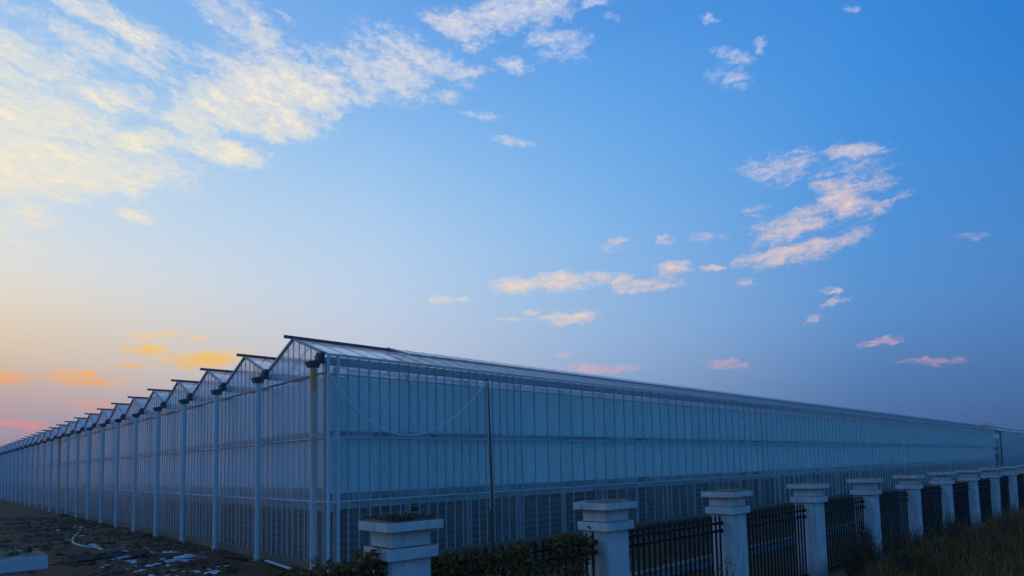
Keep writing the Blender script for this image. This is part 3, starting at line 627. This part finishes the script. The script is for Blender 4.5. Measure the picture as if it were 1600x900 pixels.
# ------------------------------------------------------------------ plants
def rv(z=0.0): return Vector((random.gauss(0, 1), random.gauss(0, 1), random.gauss(0, 1)+z))
def ivy(s0, s1, n, zlo, ztop, label):
    t = tag(empty('ivy_plant', fence((s0+s1)/2)), label, 'ivy'); o = fence((s0+s1)/2); q = MB(); st = MB()
    for _ in range(n):
        s = random.uniform(s0, s1); top = ztop + .10*noise.noise((s*2.1, 0, 1)) + .05*noise.noise((s*7, 0, 3))
        u = random.random()**1.7; z = top - u*(top-zlo)
        if noise.noise((s*2.3, z*2.6, 11)) < .02 - .5*(z-1.25): continue
        th = .13 + .05*noise.noise((s*3, z*3, 2))
        p = fence(s, random.uniform(-th, th*1.3), z) - o
        d = rv(-.3); q.leaf(p, d, rv(.5), random.uniform(.035, .075), random.uniform(.03, .055))
    for i in range(int((s1-s0)*9)):
        s = random.uniform(s0, s1); p = fence(s, random.uniform(-.06, .1), 0) - o; pts = [p]; h = ztop*random.uniform(.75, 1.04)
        for k in range(1, 7): pts.append(p + FD*random.gauss(0, .05) + FN*random.gauss(0, .03) + Vector((0, 0, h*k/6)))
        st.tube(pts, [.012-.0015*k for k in range(7)], 5)
        for _ in range(8):
            d = rv(.6); q.leaf(pts[-1] + Vector((random.gauss(0, .03), random.gauss(0, .03), random.uniform(-.05, .1))), d, rv(), random.uniform(.03, .05), random.uniform(.02, .035))
    q.build('foliage', IVY, t); st.build('stem', STEM, t)
ivy(.2, FS-.12, 8500, .35, 1.76, 'dense dark ivy hedge climbing the picket panel beside the leaf heaped pillar')
ivy(-FS+.3, -.2, 5500, .5, 1.80, 'dark ivy rising in front of the greenhouse corner')
ivy(-.52, -.26, 420, .8, 1.93, 'small leafy ivy sprig against the leaf heaped pillar')

def bush(loc, h, r, n, mat, label, lean=0.0, name='shrub', size=(.03, .06)):
    t = tag(empty(name, loc), label, 'shrub'); q = MB(); st = MB()
    for i in range(n):
        a = random.uniform(0, 6.28); rr = r*math.sqrt(random.random()); hh = h*random.uniform(.45, 1.05)*(1-.35*(rr/r)**2)
        tip = Vector((math.cos(a)*rr, math.sin(a)*rr, hh)); base = Vector((tip.x*.25, tip.y*.25, -.05)); mid = base.lerp(tip, .55) + Vector((random.gauss(0, .04), random.gauss(0, .04), .06))
        st.tube([base, mid, tip], [.006, .0045, .002], 4, False)
        for _ in range(11):
            tt = random.uniform(.3, 1.0); p = (base.lerp(mid, tt/.55) if tt < .55 else mid.lerp(tip, (tt-.55)/.45))
            q.leaf(p + rv()*.015, rv(.5), rv(.5), random.uniform(*size), random.uniform(size[0]*.4, size[1]*.4))
    q.build('foliage', mat, t); st.build('stem', STEM, t)
bush(fence(5.9, -.42, -.05), 1.25, .42, 120, WEED, 'dry weedy shrub growing at the foot of the pillar beyond the bare panel')
bush(fence(3.85, -.5, -.05), 1.45, .2, 34, WEED, 'thin twiggy weed in front of the pillar where ivy ends', size=(.02, .04))
bush(fence(11.7, -.55, -.05), 1.25, .75, 240, IVY, 'leafy green bush in front of the fence panel', size=(.03, .06))
bush(fence(13.2, -.1, -.05), 1.5, .22, 50, IVY, 'tall narrow vine beside the pillar behind the leafy bush')
bush(fence(12.6, -1.0, -.05), .75, .5, 140, WEED, 'low pale weed clump by the leafy bush')
bush(fence(16.0, -.5, -.05), .9, .7, 170, WEED, 'brown shrub between two pillars where the tall grass starts')
bush(fence(19.8, -.45, -.05), 1.1, .5, 120, WEED, 'scrubby shrub against the pillar just past the grass edge pillar')

def blades(q, p, h, n, spread, wid=.012):
    for _ in range(n):
        a = random.uniform(0, 6.28); d = Vector((math.cos(a), math.sin(a), 0)); s = Vector((-d.y, d.x, 0))*wid; b0 = p + Vector((random.gauss(0, spread), random.gauss(0, spread), -.04))
        hh = h*random.uniform(.5, 1.1); l = random.uniform(.08, .5)*hh
        m1 = b0 + d*l*.3 + Vector((0, 0, hh*.6)); tp = b0 + d*l + Vector((0, 0, hh*random.uniform(.85, 1)))
        q.add([b0-s, b0+s, m1+s*.7, m1-s*.7, tp], [(0, 1, 2, 3), (3, 2, 4)])
q = MB()
def blades_fit(s, o_): return not (s < 13 and o_ > -1.2)
for _ in range(1500):                      # tussocks of uneven height
    s = 9.5 + 42*random.random()**1.7; o_ = random.uniform(-3.7, -.35)
    if not blades_fit(s, o_): continue
    dn = noise.noise((s*.55, o_*.8, 5)) + .4*noise.noise((s*1.9, o_*2.1, 8))
    if dn < -.35: continue
    hgt = max(.18, (.55 + .75*dn) * random.uniform(.6, 1.25)) * (1 if o_ < -.8 else .6)
    blades(q, fence(s, o_, -.03), hgt, int(14 + 26*random.random()), .05 + .09*random.random())
for _ in range(4200):                      # thin short growth between them
    s = 8.5 + 44*random.random()**1.6; blades(q, fence(s, random.uniform(-3.75, -.3), -.03), random.uniform(.12, .34), 5, .09)
for _ in range(260):                       # stray seed stalks
    s = 10 + 30*random.random()**1.4; o_ = random.uniform(-3.6, -.9); p = fence(s, o_, -.03); hh = random.uniform(.8, 1.35); l = Vector((random.gauss(0, .12), random.gauss(0, .12), hh))
    q.tube([p, p+l*.5+Vector((0, 0, .04)), p+l], [.004, .003, .002], 4, False)
    for k in range(7): q.leaf(p+l*(.78+.03*k), Vector((random.gauss(0, .5), random.gauss(0, .5), 1)), Vector((1, 0, 0)), .07, .014)
for _ in range(1300):
    blades(q, fence(random.uniform(-1, 10), random.uniform(-3.6, -.4), -.03), .35, 6, .08)
tag(q.build('grass', GRASS), 'tall unkempt yellowing grass along the outside of the fence', 'grass', kind='stuff')
q = MB()
for _ in range(2600):
    x = 46*random.random()**1.3; y = random.uniform(-7.2, -.12) if random.random() < .35 else random.uniform(-.9, -.1)
    blades(q, Vector((x, y, -.04)), random.uniform(.12, .34), 6, .07, .008)
for _ in range(900):
    y = 34*random.random()**1.4; x = -.12 - 1.6*random.random()**2
    blades(q, Vector((x, y, -.04)), random.uniform(.05, .14), 5, .06, .008)
tag(q.build('weeds', WEED), 'short brown weeds around the foot of the greenhouse walls', 'weeds', kind='stuff')

# ------------------------------------------------------------------ litter on the bare soil
def scrap(x, y, r, mat, label, group=None, hgt=.5, name='plastic_scrap', cat='plastic scrap'):
    q = MB(); n = 11; ph = random.random()*50; an = random.uniform(0, 3.1); el = random.uniform(.45, .8); vs = []; fs = []
    for j in range(n):
        for i in range(n):
            u, v = (i/(n-1)*2-1), (j/(n-1)*2-1); k = 1 + .8*noise.noise((u*1.4+ph, v*1.4, 0)); px, py = u*r*k, v*r*el*k
            hz = (abs(noise.noise((u*1.7+ph, v*1.7, 3))) + .6*abs(noise.noise((u*4+ph, v*4, 7))))*r*hgt*(1.15-max(abs(u), abs(v)))
            vs.append((px*math.cos(an)-py*math.sin(an), px*math.sin(an)+py*math.cos(an), hz + .012)); fs += [(j*n+i, j*n+i+1, (j+1)*n+i+1, (j+1)*n+i)] if i < n-1 and j < n-1 else []
    q.add(vs, fs); o = q.build(name, mat, None, (x, y, max(ground_z(x, y), ground_z(x+r*.6, y), ground_z(x-r*.6, y))))
    s_ = o.modifiers.new('thickness', 'SOLIDIFY'); s_.thickness = .006; s_.offset = 1
    return tag(o, label, cat, group)
GS = 'scraps of white plastic film strewn over the soil'
LS = 'crumpled scrap of white plastic film strewn on the bare soil'
for (x, y, r) in ((-1.97,26.27,.3),(-1.67,27.1,.25),(-1.5,26.2,.3),(-2.87,14.95,.22),(-2.91,14.2,.2),(-3.4,8.63,.2),(-3.1,7.8,.22),(-3.05,7.4,.18),(-2.87,8.13,.14),(-2.2,10.1,.22),(-1.95,10.2,.25),(-2.04,9.5,.16),
                  (-2.96,5.83,.2),(-2.72,6.16,.22),(-2.62,6.25,.14),(-1.66,9.31,.2),(-1.5,9.16,.22),(-1.36,8.93,.16),(-1.93,5.95,.16),(-2.5,5.61,.15),(-3.42,5.2,.2),(-3.25,5.3,.15),(-3.31,4.0,.2),
                  (-3.77,7.34,.14),(-2.74,25.0,.25),(-3.25,17.85,.2),(-2.5,19.8,.25),(-2.47,11.37,.16),(-.8,7.99,.12),(-2.32,3.25,.15),(-2.9,3.1,.13),(-2.6,4.6,.16),(-2.2,7.4,.2)):
    scrap(x, y, r*random.uniform(.4, .7), PLASTIC, LS, GS, random.uniform(.5, .95))
for _ in range(46):
    y_ = 3.2 + 9*random.random()**1.2; x_ = -2.4 + random.gauss(0, .75)
    if x_ < -.5 and ground_z(x_, y_) < .2: scrap(x_, y_, random.uniform(.035, .085), random.choice((PLASTIC, PLASTIC, GREYFILM)), LS, GS, random.uniform(.4, .9))
scrap(-2.05, 2.85, .22, PLASTIC, 'large bunched white plastic bag nearest the greenhouse corner', None, .8, 'plastic_bag', 'plastic bag')
scrap(-1.62, 7.15, .26, PLASTIC, 'tall heaped white plastic bag among the flatter scraps', None, .9, 'plastic_bag', 'plastic bag')
scrap(-2.02, 6.5, .5, GREYFILM, 'wide greyish plastic sheet lying beside the tall heaped bag', None, .25, 'plastic_sheet', 'plastic sheet')
scrap(-3.0, 8.9, .34, GREYFILM, 'long grey crumpled film in the middle of the scraps', None, .3, 'plastic_sheet', 'plastic sheet')
scrap(-3.5, 9.6, 1.15, BLACKFILM, 'large black plastic sheet spread over the soil', None, .22, 'plastic_sheet', 'plastic sheet')
def line(pts, r, mat, name, label, cat, n=8):
    P = [Vector(p) for p in pts]; sm = []
    for i in range(len(P)-1):
        p0, p1, p2, p3 = P[max(i-1, 0)], P[i], P[i+1], P[min(i+2, len(P)-1)]
        for k in range(6):
            t_ = k/6; sm.append(.5*((2*p1) + (p2-p0)*t_ + (2*p0-5*p1+4*p2-p3)*t_*t_ + (3*p1-p0-3*p2+p3)*t_**3))
    sm.append(P[-1]); q = MB(); q.tube(sm, r, n); return tag(q.build(name, mat), label, cat)
gz = lambda x, y, d=.03: (x, y, ground_z(x, y)+d)
line([gz(*p) for p in ((-1.52,26.2),(-2.37,21.63),(-2.97,18.71),(-3.28,16.69),(-3.35,15.3),(-3.28,14.2),(-3.0,13.6),(-3.0,12.3))], .045, HOSE, 'hose', 'pale flattened hose curving across the soil', 'hose')
line([gz(*p) for p in ((-3.95,4.9),(-3.5,5.6),(-3.0,6.0),(-2.6,7.0),(-2.0,7.1))], .012, GREENCORD, 'cord', 'bright green cord trailing between the plastic scraps', 'cord', 6)
line([gz(*p, .05) for p in ((-.30,8.6),(-.5,7.4),(-.66,6.3),(-.7,5.2),(-.62,4.4))], .045, BLACKPIPE, 'drain_pipe', 'black plastic pipe lying along the foot of the end wall', 'pipe')
def plank(a, c_, w_, label):
    q = MB(); A_, B_ = Vector(gz(*a, .05)), Vector(gz(*c_, .05)); q.bar(A_, B_, w_, .03); return tag(q.build('wooden_stake', WOOD), label, 'stake')
plank((-4.28, 5.0), (-3.78, 5.45), .05, 'pale wooden stake lying near the lone soil covered pillar cap')
plank((-2.03, 5.18), (-1.5, 5.84), .04, 'short wooden stake lying beside the bunched white bag')
plank((-4.2, 13.6), (-3.7, 14.9), .07, 'grey wooden stake lying below the pale hose')
tag(MB().bar((-.42, 3.3, .07), (-.6, 1.1, .07), .09, .035).build('gutter_offcut', ALU), 'loose metal gutter strip lying at the greenhouse corner', 'metal strip')

q = MB()
PHI = (1+5**.5)/2; ICO = [Vector(v).normalized() for v in ((-1,PHI,0),(1,PHI,0),(-1,-PHI,0),(1,-PHI,0),(0,-1,PHI),(0,1,PHI),(0,-1,-PHI),(0,1,-PHI),(PHI,0,-1),(PHI,0,1),(-PHI,0,-1),(-PHI,0,1))]
ICF = [(0,11,5),(0,5,1),(0,1,7),(0,7,10),(0,10,11),(1,5,9),(5,11,4),(11,10,2),(10,7,6),(7,1,8),(3,9,4),(3,4,2),(3,2,6),(3,6,8),(3,8,9),(4,9,5),(2,4,11),(6,2,10),(8,6,7),(9,8,1)]
for _ in range(3600):
    y = 1 + 40*random.random()**1.5; x = random.uniform(-7.5 - y*.12, -.35); r = random.uniform(.015, .05) * (1 + 1.8*random.random()**6) * (1 + y*.03)
    if noise.noise((x*.5, y*.4, 31)) < -.15: continue
    c0 = Vector((x, y, ground_z(x, y) + r*.15)); sc = (random.uniform(.8, 1.5), random.uniform(.8, 1.5), random.uniform(.45, .9))
    q.add([c0 + Vector((v.x*sc[0], v.y*sc[1], v.z*sc[2]))*r*random.uniform(.75, 1.2) for v in ICO], ICF)
def clodmat():
    M = Mat('soil_clod'); r = M.n('ShaderNodeNewGeometry').outputs['Random Per Island']; n = M.noise(M.coord(kind='World'), 18, 4, .7)
    return M.done(M.pbr(M.mix(n, (.05, .017, .006), M.mix(M.step(r, .3, 1.0), (.14, .05, .02), (.32, .15, .075))), .95, 0, M.bump(n, .5, .02), .2))
tag(q.build('rubble', clodmat()), 'clods of brown earth and small rubble lying all over the bare soil', 'rubble', kind='stuff')
for (x, y, L_, a, lb) in ((-3.3, 6.6, .7, .4, 'thin dry twig beside the black plastic sheet'), (-1.2, 6.3, .55, 2.2, 'short dry twig near the tall heaped bag'), (-2.4, 12.6, .9, 1.1, 'forked dry twig behind the black plastic sheet'), (-3.9, 17.2, 1.0, .2, 'long dry twig left of the pale hose')):
    q = MB(); p = Vector((x, y, ground_z(x, y)+.03)); d = Vector((math.cos(a), math.sin(a), .06)); q.tube([p, p+d*L_*.5+Vector((.04, -.03, .02)), p+d*L_], [.014, .01, .005], 5)
    q.tube([p+d*L_*.45, p+d*L_*.7+Vector((-.12, .06, .05))], [.008, .004], 4); tag(q.build('twig', HOSE), lb, 'twig')

# ------------------------------------------------------------------ distant tree over the far end of the roof
def tree(loc, h, r, label):
    t = tag(empty('tree', loc), label, 'tree'); q = MB(); q.tube([(0,0,-.2),(.1,0,h*.35),(0,.1,h*.7)], [.28,.2,.08], 8)
    for k in range(7):
        a = k*2.4; q.tube([(0,0,h*(.3+.05*k)),(math.cos(a)*r*.35,math.sin(a)*r*.35,h*(.5+.05*k)),(math.cos(a)*r*.7,math.sin(a)*r*.7,h*(.62+.05*k))], [.09,.06,.02], 5)
    q.build('trunk', STEM, t); q = MB(); cl = [(Vector((random.gauss(0, r*.42), random.gauss(0, r*.42), h*random.uniform(.5, .95))), random.uniform(.5, 1.1)) for _ in range(34)]
    for _ in range(5200):
        c0, rr = random.choice(cl); q.leaf(c0 + rv()*rr*.45, rv(), rv(), .22, .12)
    q.build('crown', IVY, t)
tree((158, 12, 0), 9.2, 3.4, 'dark round tree rising over the far end of the greenhouse roof')
tree((171, 15, 0), 8.6, 3.0, 'smaller dark tree past the far end of the greenhouse roof')

# ------------------------------------------------------------------ evening haze: far ends of the walls fade to blue
q = MB(); q.box(-70, 330, -60, 420, -3, 18)
HZ = Mat('haze_air'); vol = HZ.n('ShaderNodeVolumePrincipled', {'Color': (.62, .78, .95, 1), 'Density': .001, 'Anisotropy': .2})
HZ.t.links.new(vol.outputs[0], HZ.out.inputs[1]); tag(q.build('haze', HZ.m), kind='stuff')
